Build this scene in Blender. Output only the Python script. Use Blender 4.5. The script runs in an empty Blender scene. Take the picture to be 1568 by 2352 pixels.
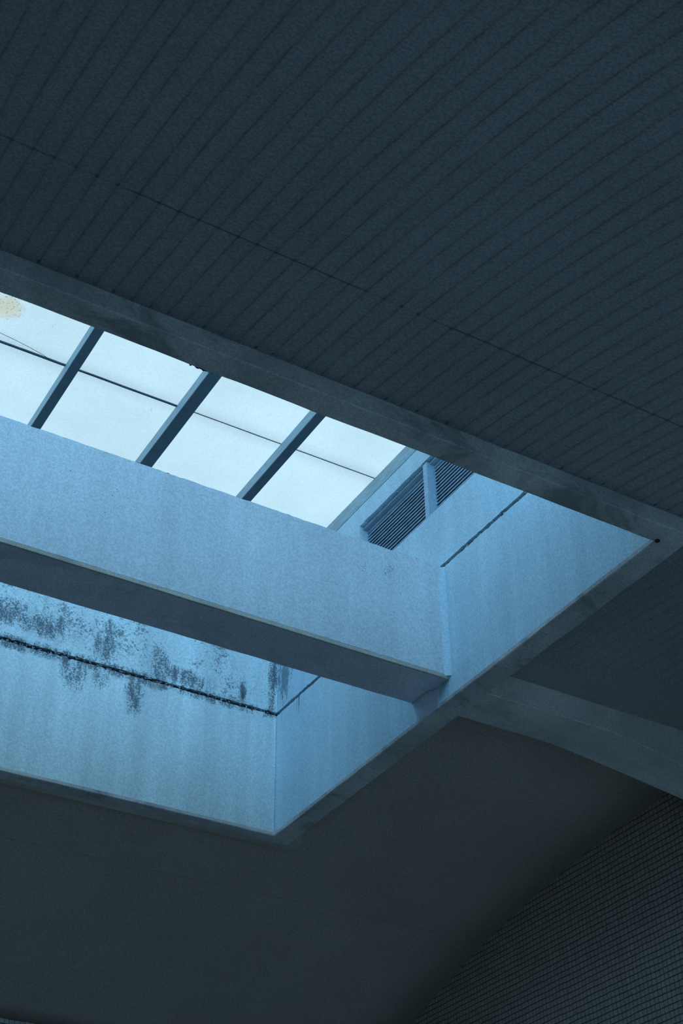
import bpy, bmesh, math, random
from mathutils import Vector, Matrix, noise as mnoise

# ------------------------------------------------------------------ camera, sky, exposure
C = bpy.context.scene.collection
SC = bpy.context.scene
S = 7.0            # one unit of the measured plan (height of the skylight curb above the eye) in metres
EYE = 1.6
def W(x, y, z): return Vector((x * S, y * S, z * S + EYE))

F_PX, ELEV, ROLL, YAW = 3300.50555, 0.650570158, -0.0123580463, 0.543166926
fw = Vector((math.sin(YAW), math.cos(YAW), 0)); rt = Vector((math.cos(YAW), -math.sin(YAW), 0)); up = Vector((0, 0, 1))
Fv = fw * math.cos(ELEV) + up * math.sin(ELEV); Uv = -fw * math.sin(ELEV) + up * math.cos(ELEV)
Rv = rt * math.cos(ROLL) + Uv * math.sin(ROLL); U2 = -rt * math.sin(ROLL) + Uv * math.cos(ROLL)
cd = bpy.data.cameras.new('camera'); cam = bpy.data.objects.new('camera', cd); C.objects.link(cam)
cd.sensor_fit = 'VERTICAL'; cd.sensor_height = 36.0; cd.lens = F_PX / 2352 * 36.0
cd.clip_start = 0.05; cd.clip_end = 500
m = Matrix((Rv, U2, -Fv)).transposed().to_4x4(); m.translation = Vector((0, 0, EYE)); cam.matrix_world = m
SC.camera = cam

wd = bpy.data.worlds.new('overcast_sky'); SC.world = wd; wd.use_nodes = True
bg = wd.node_tree.nodes['Background']
SKY_COLOR = (0.29, 0.645, 1.0, 1); SKY_STRENGTH = 3.75
bg.inputs['Color'].default_value = SKY_COLOR; bg.inputs['Strength'].default_value = SKY_STRENGTH
SC.view_settings.view_transform = 'Standard'; SC.view_settings.look = 'None'
SC.view_settings.exposure = 0.0; SC.view_settings.gamma = 1.0; SC.view_settings.use_curve_mapping = False

# ------------------------------------------------------------------ node helpers
class NT:
    def __init__(s, name, rough=0.85, spec=0.3):
        s.m = bpy.data.materials.new(name); s.m.use_nodes = True; s.t = s.m.node_tree
        s.b = s.t.nodes['Principled BSDF']; s.b.inputs['Roughness'].default_value = rough
        s.b.inputs['Specular IOR Level'].default_value = spec
        g = s.t.nodes.new('ShaderNodeNewGeometry')
        v = s.t.nodes.new('ShaderNodeVectorMath'); v.operation = 'SUBTRACT'; s.t.links.new(g.outputs['Position'], v.inputs[0]); v.inputs[1].default_value = (0, 0, EYE)
        w = s.t.nodes.new('ShaderNodeVectorMath'); w.operation = 'SCALE'; s.t.links.new(v.outputs[0], w.inputs[0]); w.inputs['Scale'].default_value = 1 / S
        s.P = w.outputs[0]
        sp = s.t.nodes.new('ShaderNodeSeparateXYZ'); s.t.links.new(s.P, sp.inputs[0]); s.x, s.y, s.z = sp.outputs
    def _in(s, sock, v):
        if isinstance(v, bpy.types.NodeSocket): s.t.links.new(v, sock)
        elif isinstance(v, tuple) and len(v) == 3 and sock.type == 'RGBA': sock.default_value = (*v, 1)
        else: sock.default_value = v
    def M(s, op, a, b=0.0, c=0.0, clamp=False):
        n = s.t.nodes.new('ShaderNodeMath'); n.operation = op; n.use_clamp = clamp
        for i, v in enumerate((a, b, c)): s._in(n.inputs[i], v)
        return n.outputs[0]
    def scl(s, v3, vec=None):
        n = s.t.nodes.new('ShaderNodeVectorMath'); n.operation = 'MULTIPLY'
        s._in(n.inputs[0], vec or s.P); n.inputs[1].default_value = v3; return n.outputs[0]
    def noise(s, scale, detail=3, rough=0.55, vec=None, dist=0.0):
        n = s.t.nodes.new('ShaderNodeTexNoise'); s._in(n.inputs['Vector'], vec or s.P)
        n.inputs['Scale'].default_value = scale; n.inputs['Detail'].default_value = detail
        n.inputs['Roughness'].default_value = rough; n.inputs['Distortion'].default_value = dist
        return n.outputs['Fac']
    def ramp(s, v, a, b, lo=0.0, hi=1.0):
        n = s.t.nodes.new('ShaderNodeMapRange'); n.interpolation_type = 'SMOOTHSTEP'
        s._in(n.inputs['Value'], v); n.inputs['From Min'].default_value = a; n.inputs['From Max'].default_value = b
        n.inputs['To Min'].default_value = lo; n.inputs['To Max'].default_value = hi; return n.outputs['Result']
    def mix(s, f, a, b):
        n = s.t.nodes.new('ShaderNodeMix'); n.data_type = 'RGBA'; s._in(n.inputs['Factor'], f)
        s._in(n.inputs['A'], a); s._in(n.inputs['B'], b); return n.outputs['Result']
    def gray(s, col, v):
        n = s.t.nodes.new('ShaderNodeMix'); n.data_type = 'RGBA'; n.blend_type = 'MULTIPLY'; n.inputs['Factor'].default_value = 1
        s._in(n.inputs['A'], col)
        c = s.t.nodes.new('ShaderNodeCombineColor'); [s._in(c.inputs[i], v) for i in range(3)]
        s._in(n.inputs['B'], c.outputs[0]); return n.outputs['Result']
    def blob(s, u, v, cu, cv, ru, rv):
        a = s.M('POWER', s.M('DIVIDE', s.M('ABSOLUTE', s.M('SUBTRACT', u, cu)), ru), 2.0)
        b = s.M('POWER', s.M('DIVIDE', s.M('ABSOLUTE', s.M('SUBTRACT', v, cv)), rv), 2.0)
        return s.M('SUBTRACT', 1.0, s.M('ADD', a, b), clamp=True)
    def maxi(s, L):
        r = L[0]
        for q in L[1:]: r = s.M('MAXIMUM', r, q)
        return r
    def bump(s, h, strength=0.3, dist=0.01):
        n = s.t.nodes.new('ShaderNodeBump'); s._in(n.inputs['Height'], h); n.inputs['Strength'].default_value = strength
        n.inputs['Distance'].default_value = dist; s.t.links.new(n.outputs[0], s.b.inputs['Normal'])
    def done(s, col):
        s._in(s.b.inputs['Base Color'], col); return s.m

STREAK = {'far': 0.84, 'right': 0.91, 'beam': 0.93, 'plain': 0.92}
def plaster(name, base, kind='plain'):
    n = NT(name, 0.8, 0.2)
    u = n.x if kind == 'far' else n.y
    if kind in ('beam',): u = n.x
    big = n.ramp(n.noise(3.0, 3), 0.3, 0.7, 0.90, 1.06)
    streak = n.ramp(n.noise(1.0, 4, 0.6, n.scl((24, 24, 1.8)), 0.3), 0.30, 0.72, STREAK[kind], 1.04)
    fine = n.ramp(n.noise(380, 2, 0.6), 0.3, 0.7, 0.87, 1.13)
    col = n.gray(base, n.M('MULTIPLY', n.M('MULTIPLY', big, streak), fine))
    pits = n.M('MULTIPLY', n.ramp(n.noise(190, 1, 0.5), 0.76, 0.78), n.ramp(n.noise(6, 2), 0.48, 0.6))
    fineflow = n.noise(1.0, 5, 0.7, n.scl((70, 70, 9)))
    speck = n.noise(150, 3, 0.65)
    if kind == 'far':
        L = [n.blob(n.x, n.z, 0.706, 1.262, 0.017, 0.055), n.blob(n.x, n.z, 0.690, 1.252, 0.011, 0.04), n.blob(n.x, n.z, 0.800, 1.250, 0.022, 0.042),
             n.blob(n.x, n.z, 0.600, 1.262, 0.075, 0.030), n.blob(n.x, n.z, 0.845, 1.238, 0.07, 0.022), n.blob(n.x, n.z, 1.014, 1.275, 0.012, 0.08),
             n.blob(n.x, n.z, 0.955, 1.246, 0.010, 0.035), n.blob(n.x, n.z, 0.655, 1.190, 0.030, 0.040), n.blob(n.x, n.z, 0.760, 1.180, 0.022, 0.045),
             n.blob(n.x, n.z, 0.700, 1.195, 0.020, 0.030), n.blob(n.x, n.z, 0.60, 1.215, 0.6, 0.016), n.blob(n.x, n.z, 0.54, 1.270, 0.05, 0.03)]
        area = n.maxi(L)
        grit = n.noise(360, 5, 0.8); flow = n.noise(1.0, 5, 0.7, n.scl((80, 80, 20)), 0.5)
        mk = n.M('ADD', n.M('MULTIPLY', n.M('POWER', area, 0.5), 0.20), n.M('ADD', n.M('MULTIPLY', grit, 0.66), n.M('MULTIPLY', flow, 0.46)))
        dirt = n.M('MULTIPLY', n.ramp(mk, 0.655, 0.80), n.ramp(area, 0.0, 0.25))
        upper = n.M('MULTIPLY', n.ramp(n.z, 1.216, 1.222), n.ramp(n.M('ADD', n.M('MULTIPLY', n.noise(260, 4, 0.75), 0.7), n.M('MULTIPLY', n.noise(16, 4), 0.5)), 0.645, 0.72))
        haze = n.M('MULTIPLY', n.M('MULTIPLY', n.ramp(flow, 0.35, 0.75), n.M('POWER', area, 0.7)), 0.25)
        dirt = n.maxi([n.M('MULTIPLY', dirt, 0.92), n.M('MULTIPLY', upper, 0.75), n.M('MULTIPLY', haze, 0.7)])
        spot = n.ramp(n.blob(n.x, n.z, 0.957, 1.236, 0.004, 0.010), 0.1, 0.6)
        dirt = n.M('MAXIMUM', dirt, spot)
        rust = n.ramp(n.blob(n.x, n.z, 0.794, 1.207, 0.012, 0.014), 0.0, 1.0, 0.0, 0.5)
        col = n.mix(dirt, col, (0.085, 0.12, 0.155))
        col = n.mix(rust, col, (0.30, 0.33, 0.30))
    elif kind == 'right':
        L = [n.blob(n.y, n.z, 1.90, 1.285, 0.06, 0.075)]
        area = n.maxi(L)
        mk = n.M('ADD', n.M('MULTIPLY', area, 0.22), n.M('ADD', n.M('MULTIPLY', speck, 0.4), n.M('MULTIPLY', fineflow, 0.55)))
        dirt = n.M('MULTIPLY', n.ramp(mk, 0.60, 0.72), n.ramp(area, 0.0, 0.15))
        drips = n.M('MULTIPLY', n.ramp(n.noise(1.0, 1, 0.5, n.scl((1, 190, 3))), 0.62, 0.68), n.M('MULTIPLY', n.ramp(n.z, 1.172, 1.2155), n.M('MULTIPLY', n.ramp(n.z, 1.2175, 1.2165), n.ramp(n.M('ABSOLUTE', n.M('SUBTRACT', n.y, 1.83)), 0.075, 0.06))))
        smallmould = n.ramp(n.noise(120, 4, 0.75), 0.68, 0.74)
        smallmould = n.M('MULTIPLY', smallmould, n.M('MULTIPLY', n.ramp(n.z, 1.216, 1.222), n.ramp(n.noise(14, 2), 0.5, 0.65)))
        dirt = n.maxi([n.M('MULTIPLY', dirt, 0.7), n.M('MULTIPLY', drips, 0.8), n.M('MULTIPLY', smallmould, 0.6)])
        col = n.mix(dirt, col, (0.06, 0.09, 0.12))
    elif kind == 'beam':
        top = n.ramp(n.z, 1.12, 1.2155)
        area = n.M('MULTIPLY', top, n.ramp(n.noise(9, 2), 0.5, 0.68))
        mk = n.M('ADD', n.M('MULTIPLY', area, 0.16), n.M('ADD', n.M('MULTIPLY', n.noise(330, 3, 0.7), 0.6), n.M('MULTIPLY', fineflow, 0.35)))
        dirt = n.M('MULTIPLY', n.ramp(mk, 0.61, 0.67), 0.6)
        dirt = n.M('MAXIMUM', dirt, n.M('MULTIPLY', pits, 0.8))
        col = n.mix(dirt, col, (0.07, 0.10, 0.13))
    else:
        col = n.mix(n.M('MULTIPLY', pits, 0.5), col, (0.07, 0.1, 0.13))
    n.bump(n.noise(120, 4), 0.25, 0.004)
    return n.done(col)

def concrete(name, base, lo=0.75, hi=1.2, patch=6.0, dark=0.5):
    n = NT(name, 0.85, 0.25)
    a = n.ramp(n.noise(patch, 5, 0.6, dist=0.4), 0.3, 0.7, lo, hi)
    b = n.ramp(n.noise(420, 3, 0.6), 0.3, 0.7, 0.82, 1.18)
    st = n.M('MULTIPLY', n.ramp(n.noise(13, 5, 0.7, n.scl((0.6, 1, 1)), 0.6), 0.50, 0.68), dark)
    col = n.gray(base, n.M('MULTIPLY', a, b))
    col = n.mix(st, col, tuple(c * 0.4 for c in base))
    n.bump(n.noise(60, 5), 0.35, 0.006)
    return n.done(col)

def vault_mat():
    n = NT('board_marked_vault', 0.8, 0.3)
    pitch = 0.01944
    wob = n.M('MULTIPLY', n.M('SUBTRACT', n.noise(8, 2, 0.5, n.scl((6, 1, 1))), 0.5), 0.0035)
    q = n.M('DIVIDE', n.M('ADD', n.M('SUBTRACT', n.x, 0.2022), wob), pitch)
    fr = n.M('ABSOLUTE', n.M('SUBTRACT', n.M('FRACT', n.M('ADD', q, 100.5)), 0.5))       # 0 on a joint
    line = n.ramp(fr, 0.015, 0.085, 1.0, 0.0)
    soft = n.ramp(fr, 0.0, 0.32, 1.0, 0.0)
    brk = n.ramp(n.noise(1.0, 5, 0.75, n.scl((50, 22, 5))), 0.30, 0.62, 0.25, 1.0)
    near = n.ramp(n.y, 1.25, 1.42, 1.0, 0.0)
    fade = n.ramp(n.x, 1.02, 1.10, 1.0, 0.55)
    amt = n.M('MULTIPLY', n.M('MULTIPLY', near, brk), fade)
    cell = n.t.nodes.new('ShaderNodeTexWhiteNoise'); cell.noise_dimensions = '1D'; n.t.links.new(n.M('FLOOR', n.M('ADD', q, 100.0)), cell.inputs['W'])
    tone = n.M('MULTIPLY_ADD', n.M('MULTIPLY', n.M('SUBTRACT', cell.outputs['Value'], 0.5), near), 0.05, 1.0)
    tone = n.M('MULTIPLY', tone, n.ramp(n.noise(5, 4), 0.3, 0.7, 0.94, 1.06))
    tone = n.M('MULTIPLY', tone, n.ramp(n.noise(420, 2, 0.6), 0.3, 0.7, 0.80, 1.20))
    tone = n.M('MULTIPLY', tone, n.M('SUBTRACT', 1.0, n.M('MULTIPLY', soft, n.M('MULTIPLY', amt, 0.13))))
    # cross joints running along the hall
    wy = n.M('MULTIPLY', n.M('SUBTRACT', n.noise(30, 2), 0.5), 0.003)
    yy = n.M('ADD', n.y, wy)
    j1 = n.ramp(n.M('ABSOLUTE', n.M('SUBTRACT', yy, 0.800)), 0.0005, 0.0016, 1.0, 0.0)
    j2 = n.ramp(n.M('ABSOLUTE', n.M('SUBTRACT', yy, 2.112)), 0.0005, 0.0016, 1.0, 0.0)
    dots = n.M('MULTIPLY', n.ramp(n.M('ABSOLUTE', n.M('SUBTRACT', yy, 0.800)), 0.001, 0.0035, 1.0, 0.0), n.ramp(fr, 0.02, 0.15, 1.0, 0.0))
    edge = n.M('MULTIPLY', n.M('MULTIPLY', n.ramp(n.M('ABSOLUTE', n.M('SUBTRACT', n.y, 0.9485)), 0.001, 0.003, 1.0, 0.0), n.ramp(fr, 0.02, 0.12, 1.0, 0.0)), n.ramp(n.noise(40, 2), 0.42, 0.6))
    jj = n.M('MULTIPLY', n.maxi([j1, n.M('MULTIPLY', j2, 0.35)]), n.ramp(n.noise(10, 2), 0.35, 0.5, 0.25, 1.0))
    dk = n.maxi([n.M('MULTIPLY', line, n.M('MULTIPLY', amt, 0.27)), n.M('MULTIPLY', jj, 0.55), n.M('MULTIPLY', dots, 0.6), n.M('MULTIPLY', edge, 0.7)])
    base = n.mix(n.ramp(n.y, 1.2, 1.6), VAULT_NEAR, VAULT_FAR)  # far half tinted warmer in place of warm hall light
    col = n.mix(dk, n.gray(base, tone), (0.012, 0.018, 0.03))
    n.bump(n.M('SUBTRACT', n.noise(70, 4), n.M('MULTIPLY', line, amt)), 0.3, 0.006)
    return n.done(col)

def tile_mat(name, base, axis):
    n = NT(name, 0.45, 0.5)
    t = 0.0099
    u = n.y if axis == 'y' else n.x
    wob = n.M('MULTIPLY', n.M('SUBTRACT', n.noise(25, 2), 0.5), 0.0035)
    def grid(c, off):
        q = n.M('ADD', n.M('DIVIDE', n.M('ADD', c, wob), t), off)
        return n.M('ABSOLUTE', n.M('SUBTRACT', n.M('FRACT', n.M('ADD', q, 0.5)), 0.5)), n.M('FLOOR', q)
    gu, cu = grid(u, 100.0); gz, cz = grid(n.z, 100.04)
    g = n.M('MAXIMUM', n.ramp(gu, 0.045, 0.085, 0.75, 0.0), n.ramp(gz, 0.055, 0.11, 1.0, 0.0))
    wn = n.t.nodes.new('ShaderNodeTexWhiteNoise'); wn.noise_dimensions = '2D'
    cb = n.t.nodes.new('ShaderNodeCombineXYZ'); n.t.links.new(cu, cb.inputs[0]); n.t.links.new(cz, cb.inputs[1]); n.t.links.new(cb.outputs[0], wn.inputs['Vector'])
    tone = n.M('MULTIPLY_ADD', wn.outputs['Value'], 0.22, 0.89)
    tone = n.M('MULTIPLY', tone, n.ramp(n.noise(420, 2, 0.6), 0.3, 0.7, 0.82, 1.18))
    col = n.mix(g, n.gray(base, tone), tuple(c * 0.12 for c in base))
    n.bump(n.M('SUBTRACT', 1.0, g), 0.4, 0.004)
    return n.done(col)

def panel_mat(name, stain=False):
    n = NT(name, 0.4, 0.3)
    t = n.t
    rib = n.M('SINE', n.M('MULTIPLY', n.M('ADD', n.x, n.M('MULTIPLY', n.y, 0.05)), 2 * math.pi / 0.0035))
    tone = n.M('MULTIPLY_ADD', rib, 0.015, 0.985)
    tone = n.M('MULTIPLY', tone, n.ramp(n.noise(4, 3), 0.3, 0.7, 0.95, 1.01))
    tone = n.M('MULTIPLY', tone, n.ramp(n.noise(420, 2, 0.6), 0.3, 0.7, 0.95, 1.04))
    seam = n.ramp(n.M('ABSOLUTE', n.M('SUBTRACT', n.y, 1.5845)), 0.0, 0.03, 0.93, 1.0)
    tone = n.M('MULTIPLY', tone, seam)
    scr = n.M('MULTIPLY', n.ramp(n.noise(150, 5, 0.8, n.scl((1, 0.6, 1)), 0.8), 0.60, 0.72), n.ramp(n.noise(11, 2), 0.42, 0.62, 0.05, 0.6))
    col = n.mix(scr, n.gray(PANEL, tone), (0.22, 0.36, 0.46))
    if stain:
        b = n.blob(n.x, n.y, 0.348, 1.512, 0.034, 0.030)
        col = n.mix(n.M('MULTIPLY', n.ramp(n.M('ADD', b, n.M('MULTIPLY', n.M('SUBTRACT', n.noise(70, 4), 0.5), 0.7)), 0.1, 1.0), 0.75), col, (0.74, 0.50, 0.36))
        sp = n.M('MULTIPLY', n.ramp(b, 0.0, 0.5), n.ramp(n.noise(340, 3, 0.6), 0.58, 0.66))
        col = n.mix(n.M('MULTIPLY', sp, 0.7), col, (0.15, 0.14, 0.10))
    tr = t.nodes.new('ShaderNodeBsdfTranslucent'); t.links.new(col, tr.inputs['Color'])
    t.links.new(tr.outputs[0], t.nodes['Material Output'].inputs['Surface'])
    t.nodes.remove(n.b)
    return n.m

def metal(name, base, rough=0.5, scratch=True):
    n = NT(name, rough, 0.4)
    a = n.ramp(n.noise(1, 4, 0.7, n.scl((300, 35, 300))), 0.3, 0.7, 0.78, 1.12) if scratch else n.ramp(n.noise(60, 3), 0.3, 0.7, 0.9, 1.05)
    d = n.ramp(n.noise(70, 4, 0.7), 0.62, 0.72, 0.0, 0.5)
    return n.done(n.mix(d, n.gray(base, a), tuple(c * 0.45 for c in base)))

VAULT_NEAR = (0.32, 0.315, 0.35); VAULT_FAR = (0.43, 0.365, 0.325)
PANEL = (0.73, 0.60, 0.525)
PLASTER = (0.70, 0.87, 0.94)  # raised above the right wall's plaster in place of stronger light on the far wall
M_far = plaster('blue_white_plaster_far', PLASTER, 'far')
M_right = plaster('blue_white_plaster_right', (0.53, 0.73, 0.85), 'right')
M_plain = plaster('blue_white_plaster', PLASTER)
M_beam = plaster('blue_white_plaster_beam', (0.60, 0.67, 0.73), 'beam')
M_conc = concrete('raw_concrete', (0.50, 0.50, 0.52), 0.72, 1.2, 6, 0.8)
M_strip = concrete('bare_concrete_strip', (0.46, 0.44, 0.40), 0.85, 1.1, 20, 0.3)
M_soffit = concrete('beam_soffit_concrete', (0.58, 0.62, 0.74), 0.88, 1.1, 6, 0.35)
M_rib = concrete('rib_concrete', (0.62, 0.60, 0.60), 0.8, 1.15, 7, 0.4)
M_vault = vault_mat()
M_tile_e = tile_mat('mosaic_tile_end', (0.50, 0.42, 0.38), 'y')
M_tile_f = tile_mat('mosaic_tile_far', (0.50, 0.48, 0.48), 'x')
M_gap = concrete('dark_joint_filler', (0.03, 0.04, 0.05), 0.7, 1.2, 60, 0.2)
M_crumb = concrete('mortar_crumbs', (0.35, 0.42, 0.46), 0.7, 1.1, 80, 0.2)
M_panel = panel_mat('translucent_roof_sheet'); M_panel_s = panel_mat('translucent_roof_sheet_stained', True)
gm = bpy.data.materials.new('clear_glass'); gm.use_nodes = True; gt = gm.node_tree
for q in list(gt.nodes):
    if q.type == 'BSDF_PRINCIPLED': gt.nodes.remove(q)
ga = gt.nodes.new('ShaderNodeBsdfTransparent'); ga.inputs[0].default_value = (0.93, 0.95, 0.95, 1); gb = gt.nodes.new('ShaderNodeBsdfGlossy'); gb.inputs['Roughness'].default_value = 0.03
gx = gt.nodes.new('ShaderNodeMixShader'); gfr = gt.nodes.new('ShaderNodeFresnel'); gt.links.new(gfr.outputs[0], gx.inputs[0]); gt.links.new(ga.outputs[0], gx.inputs[1]); gt.links.new(gb.outputs[0], gx.inputs[2])
gt.links.new(gx.outputs[0], gt.nodes['Material Output'].inputs['Surface']); M_glass = gm
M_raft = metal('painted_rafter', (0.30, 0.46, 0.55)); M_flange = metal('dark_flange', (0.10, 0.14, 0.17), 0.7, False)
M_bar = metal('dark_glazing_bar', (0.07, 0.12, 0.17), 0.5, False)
M_louv = metal('louvre_slat_paint', (0.34, 0.45, 0.55), 0.5); M_post = metal('pale_blue_post_paint', (0.36, 0.52, 0.66), 0.5)
M_floor = concrete('terrazzo_floor', (0.42, 0.37, 0.32), 0.9, 1.1, 4, 0.1)
M_hall = concrete('hall_wall_render', (0.52, 0.47, 0.42), 0.9, 1.1, 4, 0.2)
M_ground = concrete('paving', (0.43, 0.38, 0.33), 0.9, 1.1, 4, 0.2)

# ------------------------------------------------------------------ mesh helpers (plan units in, metres out)
def link(name, bm, mat, parent=None, smooth=False):
    bmesh.ops.recalc_face_normals(bm, faces=bm.faces)
    co = [v.co.copy() for v in bm.verts]
    lo = Vector([min(c[i] for c in co) for i in range(3)]); hi = Vector([max(c[i] for c in co) for i in range(3)])
    base = Vector(((lo.x + hi.x) / 2, (lo.y + hi.y) / 2, lo.z))
    for v in bm.verts: v.co -= base
    me = bpy.data.meshes.new(name); bm.to_mesh(me); bm.free()
    for f in me.polygons: f.use_smooth = smooth
    for mm in (mat if isinstance(mat, list) else [mat]): me.materials.append(mm)
    o = bpy.data.objects.new(name, me); C.objects.link(o); o.location = base
    if parent:
        o.parent = parent; o.location = base - parent.location
    return o
def empty(name, loc):
    o = bpy.data.objects.new(name, None); C.objects.link(o); o.location = loc; return o
def tag(o, label=None, cat=None, group=None, kind=None):
    for k, v in (('label', label), ('category', cat), ('group', group), ('kind', kind)):
        if v: o[k] = v
    return o
def bx(bm, x0, x1, y0, y1, z0, z1, mi=0):
    vs = [bm.verts.new(W(x, y, z)) for x in (x0, x1) for y in (y0, y1) for z in (z0, z1)]
    for q in ((0, 1, 3, 2), (4, 6, 7, 5), (0, 4, 5, 1), (2, 3, 7, 6), (0, 2, 6, 4), (1, 5, 7, 3)):
        f = bm.faces.new([vs[i] for i in q]); f.material_index = mi
    return vs
def rnd(v, sc, seed=0): return mnoise.noise(v * sc + Vector((seed * 13.7, seed * 3.1, seed * 7.7)))
def rough_box(x0, x1, y0, y1, z0, z1, step, amp, bev=0.004, seed=0, mi=0, bm=None):
    """a box cut into rings along its long axis, with small bevels and a slightly uneven cast surface"""
    own = bmesh.new(); bx(own, x0, x1, y0, y1, z0, z1)
    ax = max(range(3), key=lambda i: ((x1 - x0), (y1 - y0), (z1 - z0))[i])
    if bev: bmesh.ops.bevel(own, geom=list(own.edges), offset=bev * S, segments=2, affect='EDGES')
    lo, hi = (W(x0, y0, z0), W(x1, y1, z1)); L = hi[ax] - lo[ax]; n = max(2, int(L / (step * S)))
    nv = Vector((0, 0, 0)); nv[ax] = 1
    for k in range(1, n):
        p = Vector((0, 0, 0)); p[ax] = lo[ax] + L * k / n
        bmesh.ops.bisect_plane(own, geom=own.verts[:] + own.edges[:] + own.faces[:], plane_co=p, plane_no=nv)
    for v in own.verts:
        if lo[ax] + 0.02 < v.co[ax] < hi[ax] - 0.02:
            c = v.co.copy()
            for i in range(3):
                if i != ax: v.co[i] += rnd(c, 3.0, seed + i) * amp * S + rnd(c, 14.0, seed + i + 5) * amp * 0.35 * S
    if bm is None: return own
    me = bpy.data.meshes.new('t'); own.to_mesh(me); own.free(); bm.from_mesh(me); bpy.data.meshes.remove(me); return bm

def wall_grid(axis, front, back, us, vs, hole=lambda u, v: False, jit=None):
    """a thick wall in the plane axis=front, cut into cells, with openings and uneven broken edges; us along the wall, vs up"""
    bm = bmesh.new(); nu, nv = len(us), len(vs)
    def P(d, u, v): return W(d, u, v) if axis == 'x' else W(u, d, v)
    def ju(u, v): return (u, v) if not jit else jit(u, v)
    A = [[bm.verts.new(P(front, *ju(u, v))) for v in vs] for u in us]; B = [[bm.verts.new(P(back, *ju(u, v))) for v in vs] for u in us]
    fill = [[not hole((us[i] + us[i + 1]) / 2, (vs[j] + vs[j + 1]) / 2) for j in range(nv - 1)] for i in range(nu - 1)]
    g = lambda i, j: 0 <= i < nu - 1 and 0 <= j < nv - 1 and fill[i][j]
    for i in range(nu - 1):
        for j in range(nv - 1):
            if not fill[i][j]: continue
            for X in (A, B): bm.faces.new((X[i][j], X[i + 1][j], X[i + 1][j + 1], X[i][j + 1]))
            for (di, dj, a, b) in ((-1, 0, (i, j), (i, j + 1)), (1, 0, (i + 1, j), (i + 1, j + 1)), (0, -1, (i, j), (i + 1, j)), (0, 1, (i, j + 1), (i + 1, j + 1))):
                if not g(i + di, j + dj): bm.faces.new((A[a[0]][a[1]], A[b[0]][b[1]], B[b[0]][b[1]], B[a[0]][a[1]]))
    for v in [v for v in bm.verts if not v.link_faces]: bm.verts.remove(v)
    return bm
def steps(a, b, d):
    n = max(1, round((b - a) / d)); return [a + (b - a) * i / n for i in range(n + 1)]

# ------------------------------------------------------------------ measured plan
XL, XR = -0.28, 1.0229          # skylight opening along the hall
YN, YF = 0.9835, 1.9174         # near and far edge of the opening
ZR = 0.9936                     # underside of the curb
ZC0, ZC1 = 1.2146, 1.2198       # construction joint (the crack)
ZU = 1.482; ZG = 1.505          # underside of rafters, of glazing
VY, VZ, VR = 1.4525, 1.063, 2.72
XE = 1.577; XW0 = -1.5; YFAR = 2.53; YNEAR = 0.30; YAISLE = -0.95
ZF = -EYE / S
def vz(y): return VZ - VR + math.sqrt(VR * VR - (y - VY) ** 2)

# ------------------------------------------------------------------ the hall
def slab_vault():
    bm = bmesh.new()
    xs = steps(XW0, XL - 0.018, 0.2) + steps(XR + 0.020, XE, 0.14)
    ys = steps(YNEAR - 0.0, YN - 0.016, 0.035) + steps(YN - 0.016, YF + 0.014, 0.035)[1:] + steps(YF + 0.014, YFAR, 0.035)[1:]
    hx = (XL - 0.018, XR + 0.020); hy = (YN - 0.016, YF + 0.014)
    A = {}; B = {}
    for i, x in enumerate(xs):
        for j, y in enumerate(ys):
            A[i, j] = bm.verts.new(W(x, y, vz(y))); B[i, j] = bm.verts.new(W(x, y, vz(y) + 0.03))
    def ok(i, j):
        if not (0 <= i < len(xs) - 1 and 0 <= j < len(ys) - 1): return False
        cx, cy = (xs[i] + xs[i + 1]) / 2, (ys[j] + ys[j + 1]) / 2
        return not (hx[0] < cx < hx[1] and hy[0] < cy < hy[1])
    for i in range(len(xs) - 1):
        for j in range(len(ys) - 1):
            if not ok(i, j): continue
            for X in (A, B): bm.faces.new((X[i, j], X[i + 1, j], X[i + 1, j + 1], X[i, j + 1]))
            for di, dj, a, b in ((-1, 0, (i, j), (i, j + 1)), (1, 0, (i + 1, j), (i + 1, j + 1)), (0, -1, (i, j), (i + 1, j)), (0, 1, (i, j + 1), (i + 1, j + 1))):
                if not ok(i + di, j + dj): bm.faces.new((A[a], A[b], B[b], B[a]))
    for v in [v for v in bm.verts if not v.link_faces]: bm.verts.remove(v)
    return bm
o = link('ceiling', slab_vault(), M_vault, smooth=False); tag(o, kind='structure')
for f in o.data.polygons: f.use_smooth = abs(f.normal.z) > 0.5

def prism_wall(poly, axis, a, b):
    bm = bmesh.new()
    P = (lambda d, p: W(d, p[0], p[1])) if axis == 'x' else (lambda d, p: W(p[0], d, p[1]))
    A = [bm.verts.new(P(a, p)) for p in poly]; B = [bm.verts.new(P(b, p)) for p in poly]; n = len(poly)
    bm.faces.new(A); bm.faces.new(B[::-1])
    for i in range(n): bm.faces.new((A[i], A[(i + 1) % n], B[(i + 1) % n], B[i]))
    return bm
arc = [(y, vz(y) + 0.015) for y in steps(YNEAR, YFAR, 0.06)]
poly = [(YFAR + 0.04, ZF), (YFAR + 0.04, vz(YFAR) + 0.015)] + arc[::-1] + [(YNEAR - 0.04, 0.81), (YNEAR - 0.04, ZF)]
poly = [(p[0], max(p[1], -0.09)) for p in poly]  # unseen low opening added to light the vault beside this wall
we = prism_wall(poly, 'x', XE, XE + 0.04)
for a, b in ((YNEAR - 0.04, 0.50), (1.42, 1.48), (2.38, YFAR + 0.04)): bx(we, XE, XE + 0.04, a, b, ZF, -0.09)
tag(link('wall_end', we, M_tile_e), kind='structure')
bm = bmesh.new(); bx(bm, XE, XE + 0.04, YAISLE, YNEAR - 0.04, 0.50, 0.81); bx(bm, XE, XE + 0.04, YAISLE, YNEAR - 0.04, ZF, 0.0)  # unseen opening in between, added to light the near vault's right end
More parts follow.
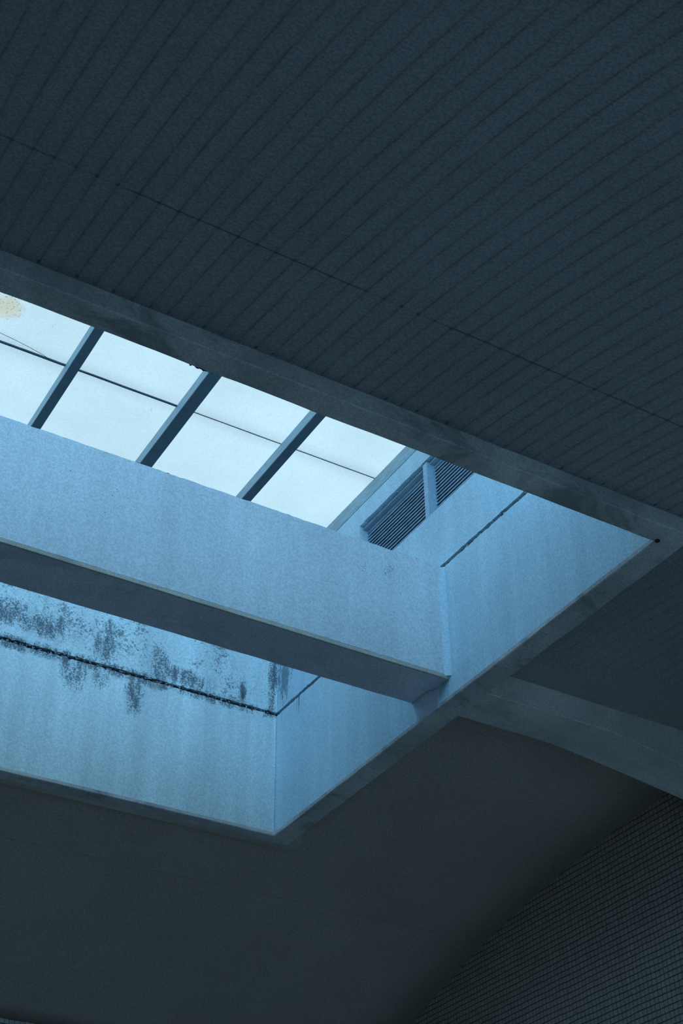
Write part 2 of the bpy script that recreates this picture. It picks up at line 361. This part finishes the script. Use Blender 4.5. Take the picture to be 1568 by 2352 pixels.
tag(link('wall_aisle_end', bm, M_hall), kind='structure')
poly = [(YFAR + 0.04, ZF), (YFAR + 0.04, vz(YFAR) + 0.015)] + arc[::-1] + [(YNEAR, 0.81), (YAISLE, 0.81), (YAISLE, ZF)]
wl = wall_grid('x', XW0, XW0 - 0.04, [YAISLE, 0.45, 2.4, YFAR], [ZF, 0.0, 0.70, 0.82], hole=lambda u, v: False)
t = prism_wall([(YFAR, 0.82), (YFAR, vz(YFAR) + 0.015)] + arc[::-1] + [(YNEAR, 0.82)], 'x', XW0 - 0.04, XW0)
me = bpy.data.meshes.new('t'); t.to_mesh(me); t.free(); wl.from_mesh(me); bpy.data.meshes.remove(me)
tag(link('wall_left', wl, M_hall), kind='structure')
bm = bmesh.new(); bx(bm, XW0, XE, YFAR, YFAR + 0.04, ZF, vz(YFAR) + 0.004)
tag(link('wall_far', bm, M_tile_f), kind='structure')
bm = bmesh.new(); bx(bm, XW0 - 0.04, XE + 0.04, YAISLE - 0.04, YFAR + 0.04, ZF - 0.03, ZF)
tag(link('floor', bm, M_floor), kind='structure')
bm = bmesh.new(); bx(bm, XW0, XE, YAISLE, YNEAR, 0.78, 0.81); bx(bm, XW0, XE, YNEAR - 0.05, YNEAR, 0.775, vz(YNEAR) + 0.03)
tag(link('ceiling_aisle', bm, M_hall), kind='structure')
# near side: low wall, piers and a band above tall unseen bays, opened to light vault and rib
piers = [XW0, -0.75, 0.0, 0.75, XE]
bm = bmesh.new()
bx(bm, XW0, XE, YAISLE - 0.04, YAISLE, 0.66, 0.81)
bx(bm, XW0, 0.00, YAISLE - 0.04, YAISLE, ZF, 0.66)
for a in (0.30, 0.72, 1.14, XE - 0.05): bx(bm, a, a + 0.05, YAISLE - 0.04, YAISLE, ZF, 0.62)
tag(link('wall_near', bm, M_hall), kind='structure')
bm = bmesh.new(); bx(bm, -8, 8, -8, 8, ZF - 0.05, ZF - 0.031)
tag(link('floor_outside', bm, M_ground), kind='structure')

# ------------------------------------------------------------------ the skylight shaft
# curb: an L-shaped concrete ring round the opening
def curb():
    bm = bmesh.new(); bs = 0.0012
    prof = [(bs, ZR), (0.030 - bs, ZR), (0.030, ZR + bs), (0.030, 1.085), (0.015, 1.085), (0.015, 1.0), (0, 1.0), (0, ZR + bs)]
    wx = {-1: 1.0, 1: 1.2}; wy = {-1: 1.0, 1: 0.85}
    cs = [(XL, YN, -1, -1), (XR, YN, 1, -1), (XR, YF, 1, 1), (XL, YF, -1, 1)]
    rings = []
    for k in range(4):
        x0, y0, sx0, sy0 = cs[k]; x1, y1, sx1, sy1 = cs[(k + 1) % 4]
        n = int(max(abs(x1 - x0), abs(y1 - y0)) / 0.02)
        for i in range(n):
            t = i / n; ring = []
            for (o_, z) in prof:
                a = Vector((x0 + sx0 * o_ * wx[sx0], y0 + sy0 * o_ * wy[sy0])); b = Vector((x1 + sx1 * o_ * wx[sx1], y1 + sy1 * o_ * wy[sy1]))
                p = a.lerp(b, t); v = W(p.x, p.y, z)
                if i and z < 1.01 and o_ > 0.0:
                    v += Vector((rnd(v, 2.2, 1), rnd(v, 2.2, 2), rnd(v, 3, 3) * 0.5)) * 0.010 + Vector((rnd(v, 17, 4), rnd(v, 17, 5), 0)) * 0.006
                elif i and z < 0.9999:
                    v += Vector((rnd(v, 2, 6), rnd(v, 2, 7), 0)) * 0.003 + Vector((rnd(v, 20, 4), rnd(v, 20, 5), 0)) * 0.003
                ring.append(bm.verts.new(v))
            rings.append(ring)
    for a, b in zip(rings, rings[1:] + rings[:1]):
        for i in range(len(prof)):
            j = (i + 1) % len(prof); bm.faces.new((a[i], a[j], b[j], b[i]))
    return bm
ring = link('concrete_curb', curb(), M_conc)
tag(ring, 'dark stained concrete curb framing the rectangular skylight opening', 'curb')
h = bmesh.new(); bmesh.ops.create_cone(h, cap_ends=True, segments=14, radius1=0.022, radius2=0.022, depth=0.02, matrix=Matrix.Translation(W(1.0245, 0.9795, ZR)))
tag(link('bolt_plug', h, M_gap, ring), 'small black plug in the curb corner')

def crack_jit(seed, zc, amp, width=0.012):
    def j(u, v):
        if abs(v - zc) < 1e-6:
            q = Vector((u * 60, seed, 0)); r = Vector((u * 210, seed, 3)); k = abs(mnoise.noise(q)) * 1.1 + max(0.0, mnoise.noise(r)) * 1.3 + max(0.0, mnoise.noise(q * 0.2) - 0.1) * 1.2; return u, v + amp * (k if zc > 1.217 else -k)
        return u, v
    return j
T0 = 0.015
# lower tier
for nm, axis, fr, bk, us, mat, sd in (
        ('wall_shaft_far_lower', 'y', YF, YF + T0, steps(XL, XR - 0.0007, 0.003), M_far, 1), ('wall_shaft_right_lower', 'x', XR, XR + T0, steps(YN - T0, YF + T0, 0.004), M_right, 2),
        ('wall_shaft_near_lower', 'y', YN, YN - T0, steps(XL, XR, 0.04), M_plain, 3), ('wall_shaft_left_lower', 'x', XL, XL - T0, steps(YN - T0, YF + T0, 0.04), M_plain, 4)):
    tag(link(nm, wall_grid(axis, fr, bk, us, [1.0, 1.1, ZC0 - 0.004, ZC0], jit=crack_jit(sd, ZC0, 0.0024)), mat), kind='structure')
# upper tier
LOUV = (1.12, 1.6355, 1.327, 1.438)
def jr(u, v):
    if abs(v - ZC1) < 1e-6: return crack_jit(9, ZC1, 0.0018)(u, v)
    if abs(v - LOUV[3]) < 1e-6 and LOUV[0] < u < LOUV[1] - 0.001: return u, v + 0.0022 * mnoise.noise(Vector((u * 45, 1, 0))) + 0.0012 * mnoise.noise(Vector((u * 190, 1, 0)))
    if abs(v - LOUV[2]) < 1e-6: return u, v + 0.0006 * mnoise.noise(Vector((u * 70, 2, 0)))
    return u, v
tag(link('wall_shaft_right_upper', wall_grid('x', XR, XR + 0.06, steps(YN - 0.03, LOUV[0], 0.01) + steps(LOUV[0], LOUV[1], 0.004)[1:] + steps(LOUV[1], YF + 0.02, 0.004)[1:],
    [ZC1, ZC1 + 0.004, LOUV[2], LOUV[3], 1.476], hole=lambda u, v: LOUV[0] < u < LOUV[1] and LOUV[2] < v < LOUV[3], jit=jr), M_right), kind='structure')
tag(link('wall_shaft_far_upper', wall_grid('y', YF, YF + 0.05, steps(XL, XR, 0.004), [ZC1, ZC1 + 0.004, 1.35, ZG], jit=crack_jit(5, ZC1, 0.0018)), M_far), kind='structure')
# unseen near clerestory between posts, added to light the beam and shaft walls
CLP = [XL + 0.002 + i * (XR - XL - 0.004) / 35 for i in range(36)]
tag(link('wall_shaft_near_upper', wall_grid('y', YN, YN - 0.05, CLP, [ZC1, 1.25, 1.47, ZG], hole=lambda u, v: 1.25 < v < 1.47 and round((u - CLP[0]) / (CLP[1] - CLP[0]) - 0.5) % 7 != 3), M_plain), kind='structure')
tag(link('wall_shaft_left_upper', wall_grid('x', XL, XL - 0.05, [YN - 0.05, YN + 0.02, 1.38, 1.52, YF - 0.02, YF + 0.05], [ZC1, 1.25, 1.47, ZG], hole=lambda u, v: 1.25 < v < 1.47 and (YN + 0.02 < u < 1.38 or 1.52 < u < YF - 0.02)), M_plain), kind='structure')  # unseen openings added at the left end to light the shaft walls
# the recessed dark joint between the two tiers, with crumbs of mortar left in it
def joint(x0, x1, y0, y1, nm, d=0.006):
    bm = bmesh.new(); bx(bm, x0, x1, y0, y1, ZC0 - 0.006, ZC1 + 0.006)
    return tag(link(nm, bm, M_gap), kind='structure')
tf = joint(XL, XR + 0.06, YF + 0.005, YF + 0.05, 'trim_1'); tr = joint(XR + 0.005, XR + 0.06, YN - 0.05, YF + 0.005, 'trim_2')
joint(XL, XR, YN - 0.05, YN - 0.005, 'trim_3'); joint(XL - 0.05, XL - 0.005, YN - 0.05, YF + 0.05, 'trim_4')
random.seed(4)
def crumbs(n, fn, parent):
    bm = bmesh.new()
    for _ in range(n):
        p, ax = fn()
        r = random.uniform(0.004, 0.013)
        mt = Matrix.Translation(p) @ Matrix.Rotation(random.uniform(0, 6), 4, 'XYZ'[random.randrange(3)]) @ Matrix.Diagonal((r * (1.8 if ax == 0 else 0.8), r * (1.8 if ax == 1 else 0.8), r * 0.9, 1))
        bmesh.ops.create_icosphere(bm, subdivisions=1, radius=1.0, matrix=mt)
    for v in bm.verts: v.co += Vector((rnd(v.co, 60, 1), rnd(v.co, 60, 2), rnd(v.co, 60, 3))) * 0.003
    return tag(link('mortar_crumbs', bm, M_crumb, parent), kind='stuff')
crumbs(150, lambda: (W(random.uniform(0.45, XR), YF + random.uniform(0.0, 0.004), random.uniform(ZC0, ZC1)), 0), tf)
crumbs(70, lambda: (W(XR + random.uniform(0.001, 0.004), random.uniform(1.15, YF), random.uniform(ZC0, ZC1)), 1), tr)

# outer shell of the shaft above the vault, keeps daylight out of the joints
bm = bmesh.new(); e = 0.05
bx(bm, XL - 0.02, XR + 0.06, YF + T0, YF + e, 1.0, ZC0 - 0.003); bx(bm, XL - 0.02, XR + 0.06, YN - e, YN - T0, 1.07, ZC0 - 0.003)
bx(bm, XR + T0, XR + 0.06, YN - T0, YF + T0, 1.07, ZC0 - 0.003); bx(bm, XL - e, XL - T0, YN - T0, YF + T0, 1.07, ZC0 - 0.003)
tag(link('wall_shaft_outer', bm, M_hall), kind='structure')

# cross beam dividing the opening
bmz = rough_box(XL, XR, 1.4112, 1.4930, 1.0257, 1.2140, 0.02, 0.0006, 0.001, 3)
beam = link('cross_beam', bmz, M_soffit)
tag(beam, 'deep concrete beam crossing the skylight shaft, pale blue face and dark underside', 'beam')
def coat():
    us = steps(XL, XR, 0.006)
    def j(u, v):
        if v > 1.215: return u, v + 0.0010 * mnoise.noise(Vector((u * 40, 7, 0))) + 0.0008 * mnoise.noise(Vector((u * 160, 7, 0)))
        if v < 1.033: return u, v + 0.0004 * mnoise.noise(Vector((u * 50, 3, 0)))
        return u, v
    return wall_grid('y', 1.4095, 1.4125, us, [1.0318, 1.09, 1.15, 1.2155], jit=j)
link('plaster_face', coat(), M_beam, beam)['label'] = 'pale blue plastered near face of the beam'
link('bare_strip', rough_box(XL, XR, 1.4093, 1.4125, 1.0252, 1.0317, 0.01, 0.0003, 0.0004, 44), M_strip, beam)['label'] = 'grey bare concrete strip along the lower edge of the plaster'
bm = bmesh.new(); bx(bm, XL, XR, 1.4125, 1.4945, 1.2140, 1.2150); bx(bm, XL, XR, 1.4930, 1.4950, 1.0305, 1.2150)
link('plaster_top', bm, M_beam, beam)
bm = bmesh.new()
for a, b in (((1.0149, 1.4096), (1.0229, 1.4030)),):
    vs = [bm.verts.new(W(x, y, z)) for z in (1.0290, 1.2130) for x, y in (a, (XR + 0.0005, a[1] + 0.003), b)]
    for q in ((0, 1, 2), (3, 5, 4), (0, 3, 4, 1), (1, 4, 5, 2), (2, 5, 3, 0)): bm.faces.new([vs[i] for i in q])
link('corner_fillet', bm, M_right, beam)
def haunch():
    bm = bmesh.new(); prof = [(0, 1.0262), (-0.010, 1.0262), (-0.0065, 1.0220), (-0.0035, 1.0150), (-0.0015, 1.0070), (-0.0008, ZR + 0.001), (0, ZR + 0.001)]
    ys = steps(1.436, 1.4925, 0.006); R = []
    for y in ys:
        k = min(1.0, (y - 1.432) / 0.02) ; R.append([bm.verts.new(W(XR + 0.0003 + px * k, y, pz if px == 0 or k > .99 else 1.0262 + (pz - 1.0262) * 1)) for px, pz in prof])
    for a, b in zip(R, R[1:]):
        for i in range(len(prof)): bm.faces.new((a[i], a[(i + 1) % len(prof)], b[(i + 1) % len(prof)], b[i]))
    bm.faces.new(R[0]); bm.faces.new(R[-1][::-1]); return bm
link('haunch', haunch(), M_soffit, beam, True)['label'] = 'bare concrete haunch where the beam meets the curb'
# broken plaster crumbs along the beam's top edge
random.seed(8); bm = bmesh.new()
for cx, n, w in ((0.985, 16, 0.020), (0.955, 9, 0.012), (0.545, 18, 0.035), (0.50, 8, 0.02), (0.30, 5, 0.05)):
    for _ in range(n):
        r = random.uniform(0.004, 0.011)
        bmesh.ops.create_icosphere(bm, subdivisions=1, radius=1, matrix=Matrix.Translation(W(cx + random.gauss(0, w * .5), 1.4105, 1.2155 + random.uniform(-0.0006, 0.0008))) @ Matrix.Diagonal((r * 1.6, r * .6, r * .6, 1)))
tag(link('plaster_crumbs', bm, M_gap, beam), kind='stuff')

# rib carrying on from the curb to the end wall, deepening towards its end
def rib():
    bm = bmesh.new(); R = []
    for x in steps(XR + 0.036, XE, 0.02):
        d = 1.0220 if x < 1.30 else 1.0220 - 0.0215 * ((x - 1.30) / 0.145) ** 1.35
        d2 = 1.0285 if x < 1.24 else 1.0285 - 0.032 * ((x - 1.24) / 0.28) ** 1.3
        b = 0.001; y0, y1 = 1.4100, 1.4940
        ring = []
        for (y, z) in ((y0, 1.09), (y0, d + b), (y0 + b, d), (y1 - b, d2), (y1, d2 + b), (y1, 1.09)):
            v = W(x, y, z); n_ = rnd(v, 3, 2) * 0.006 + rnd(v, 15, 3) * 0.003
            if z < 1.08: v.z += n_; v.y += n_ * 0.5
            ring.append(bm.verts.new(v))
        R.append(ring)
    for a, b in zip(R, R[1:]):
        for i in range(6): bm.faces.new((a[i], a[(i + 1) % 6], b[(i + 1) % 6], b[i]))
    bm.faces.new(R[0]); bm.faces.new(R[-1][::-1]); return bm
tag(link('ceiling_rib', rib(), M_rib), 'concrete ceiling rib curving down from the curb towards the tiled end wall', 'rib')
bm = rough_box(XW0, XL - 0.03, 1.41, 1.494, 1.024, 1.09, 0.03, 0.0005, 0.001, 9)
tag(link('ceiling_rib', bm, M_rib), 'concrete ceiling rib running to the left wall from the far left curb', 'rib')

random.seed(12); bm = bmesh.new()
for _ in range(16):
    r_ = random.uniform(0.004, 0.010)
    bmesh.ops.create_icosphere(bm, subdivisions=1, radius=1, matrix=Matrix.Translation(W(random.gauss(0.437, 0.010), YN + random.uniform(-0.0005, 0.0012), ZR + random.uniform(0, 0.0008))) @ Matrix.Diagonal((r_ * 1.8, r_ * .8, r_ * .7, 1)))
tag(link('concrete_crumbs', bm, M_gap, ring), kind='stuff')

# ------------------------------------------------------------------ glazed roof
RX = [(-0.276, -0.2607), (-0.0898, -0.0745), (0.0968, 0.1121), (0.2834, 0.2987), (0.4700, 0.4849), (0.6565, 0.6768), (0.8433, 0.8590)]
RL = ['rafter under the roof sheets, first from the left end of the shaft', 'rafter under the roof sheets, second from the left end of the shaft',
      'rafter under the roof sheets, third from the left end of the shaft', 'rafter under the roof sheets, fourth from the left end of the shaft',
      'leftmost visible blue rafter, right of the rust-stained roof sheet', 'widest blue rafter, middle one of the three in view', 'rightmost free rafter, next to the louvred wall']
for k, (a, b) in enumerate(RX):
    r = empty('rafter', W((a + b) / 2, (YN + YF) / 2, ZU))
    tag(r, RL[k], 'rafter', 'rafters under the translucent roof')
    link('web', rough_box(a, b, YN - 0.012, YF + 0.02, ZU + 0.0018, ZG, 0.03, 0.0001, 0.0006, k), M_raft, r)
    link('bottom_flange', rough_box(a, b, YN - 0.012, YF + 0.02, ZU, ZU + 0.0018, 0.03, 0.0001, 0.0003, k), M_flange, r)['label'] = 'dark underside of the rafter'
r = link('edge_rafter', rough_box(XR - 0.0008, XR + 0.045, YN - 0.03, YF + 0.02, 1.476, ZG, 0.03, 0.0003, 0.0006, 21), M_raft)
tag(r, 'teal edge rafter resting on the right shaft wall above the louvres', 'rafter')
YJ = 1.5845; YC = 1.752
g = bmesh.new(); bx(g, XL - 0.045, XR + 0.045, YC, YF + 0.045, ZG, ZG + 0.0012)  # added clear strip, hidden by the beam, brightens the far wall
tag(link('added_roof_glass', g, M_glass), 'unseen clear glass strip added to the skylight roof to light the far shaft wall, behind the cross beam', 'added roof glass')
mid = [(p[0] + p[1]) / 2 for p in RX]
bays = [(0.2911, 0.4774), (0.4776, 0.6665), (0.6667, 0.8510), (0.8512, XR + 0.045)]
where = ['leftmost bay beside the picture edge', 'second bay from the left', 'third bay from the left', 'rightmost bay beside the louvred wall']
for k, (a, b) in enumerate(bays):
    for row, (y0, y1) in enumerate(((YN - 0.04, YJ - 0.0006), (YJ + 0.0002, YC))):
        bm = bmesh.new(); bx(bm, a + 0.0004, b - 0.0004, y0, y1, ZG, ZG + 0.0012)
        lab = 'bright translucent roof sheet, %s row, %s' % (('upper', 'lower')[row], where[k])
        if k == 0 and row == 0: lab = 'bright translucent roof sheet with a rust-brown stain'
        tag(link('roof_panel', bm, M_panel_s if (k == 0 and row == 0) else M_panel), lab, 'roof panel', 'translucent roof sheets of the skylight')
for row, (y0, y1) in enumerate(((YN - 0.04, YJ - 0.0006), (YJ + 0.0002, YC))):
    bm = bmesh.new(); bx(bm, XL - 0.045, 0.2907, y0, y1, ZG, ZG + 0.0012)
    tag(link('roof_panel', bm, M_panel), 'long translucent roof sheet at the left end of the shaft, %s row' % ('near', 'far')[row], 'roof panel', 'translucent roof sheets of the skylight')
# glazing bars under the sheet joints
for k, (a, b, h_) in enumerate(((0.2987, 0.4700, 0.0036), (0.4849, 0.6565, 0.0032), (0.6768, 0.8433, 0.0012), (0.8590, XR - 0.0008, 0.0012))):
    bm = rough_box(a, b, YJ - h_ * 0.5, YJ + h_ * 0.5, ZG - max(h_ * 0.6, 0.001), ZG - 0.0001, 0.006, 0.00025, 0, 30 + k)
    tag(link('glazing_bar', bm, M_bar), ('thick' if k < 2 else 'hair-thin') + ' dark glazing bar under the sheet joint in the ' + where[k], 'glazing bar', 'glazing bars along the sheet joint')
# loose wire sagging by the stained sheet
bm = bmesh.new(); R = []
pts = [(0.3450, 1.5635), (0.3640, 1.5665), (0.3880, 1.5695), (0.4100, 1.5735), (0.4320, 1.5785), (0.4440, 1.5830)]
for i, (x, y) in enumerate(pts):
    c = W(x, y, 1.5030 - 0.0006 * math.sin(i / 5 * 3.14)); R.append([bm.verts.new(c + Vector((0, math.cos(t), math.sin(t))) * 0.0035) for t in (0, 1.57, 3.14, 4.71)])
for a, b in zip(R, R[1:]):
    for i in range(4): bm.faces.new((a[i], a[(i + 1) % 4], b[(i + 1) % 4], b[i]))
tag(link('loose_wire', bm, M_bar), 'thin loose wire sagging below the leftmost roof sheets beside the thick glazing bar', 'wire')

# ------------------------------------------------------------------ louvred opening in the right wall
lv = empty('louvre_window', W(XR + 0.02, 1.38, LOUV[2]))
tag(lv, 'dark louvred window recessed high in the right shaft wall, split by a pale post', 'louvre window')
XP = XR + 0.0145
def slats(y0, y1, nm):
    bm = bmesh.new(); n = 15; dz = (LOUV[3] - 0.011 - LOUV[2]) / n
    for i in range(n):
        z = LOUV[2] + dz * i
        pr = [(XP, z + 0.0002), (XP - 0.0002, z + dz * 0.26), (XP + 0.0060, z + dz * 1.05), (XP + 0.0064, z + dz * 0.90), (XP + 0.0010, z + 0.0001)]
        A = [bm.verts.new(W(x, y0, zz)) for x, zz in pr]; B = [bm.verts.new(W(x, y1, zz)) for x, zz in pr]
        bm.faces.new(A); bm.faces.new(B[::-1])
        for k in range(5):
            f = bm.faces.new((A[k], A[(k + 1) % 5], B[(k + 1) % 5], B[k])); f.material_index = 1 if k == 0 else 0
    bx(bm, XP + 0.0066, XP + 0.009, y0, y1, LOUV[2] - 0.003, LOUV[3] + 0.003)
    return link(nm, bm, [M_louv, M_post], lv)
slats(1.4400, 1.6350, 'louvre_panel'); slats(LOUV[0], 1.4400, 'louvre_panel')
bm = bmesh.new(); bx(bm, XR + 0.0005, XP + 0.004, 1.4340, 1.4455, LOUV[2] - 0.004, LOUV[3] - 0.0035)
bmesh.ops.bevel(bm, geom=list(bm.edges), offset=0.004, segments=2, affect='EDGES')
link('post', bm, M_post, lv)['label'] = 'pale blue square post'
bm = bmesh.new()
bx(bm, XR + 0.006, XP + 0.003, LOUV[0], LOUV[1] - 0.0005, LOUV[3] - 0.0065, LOUV[3] - 0.0040); bx(bm, XP, XP + 0.004, LOUV[0], LOUV[1] - 0.0005, LOUV[3] - 0.0115, LOUV[3] - 0.0075)
link('head_rail', bm, M_louv, lv)
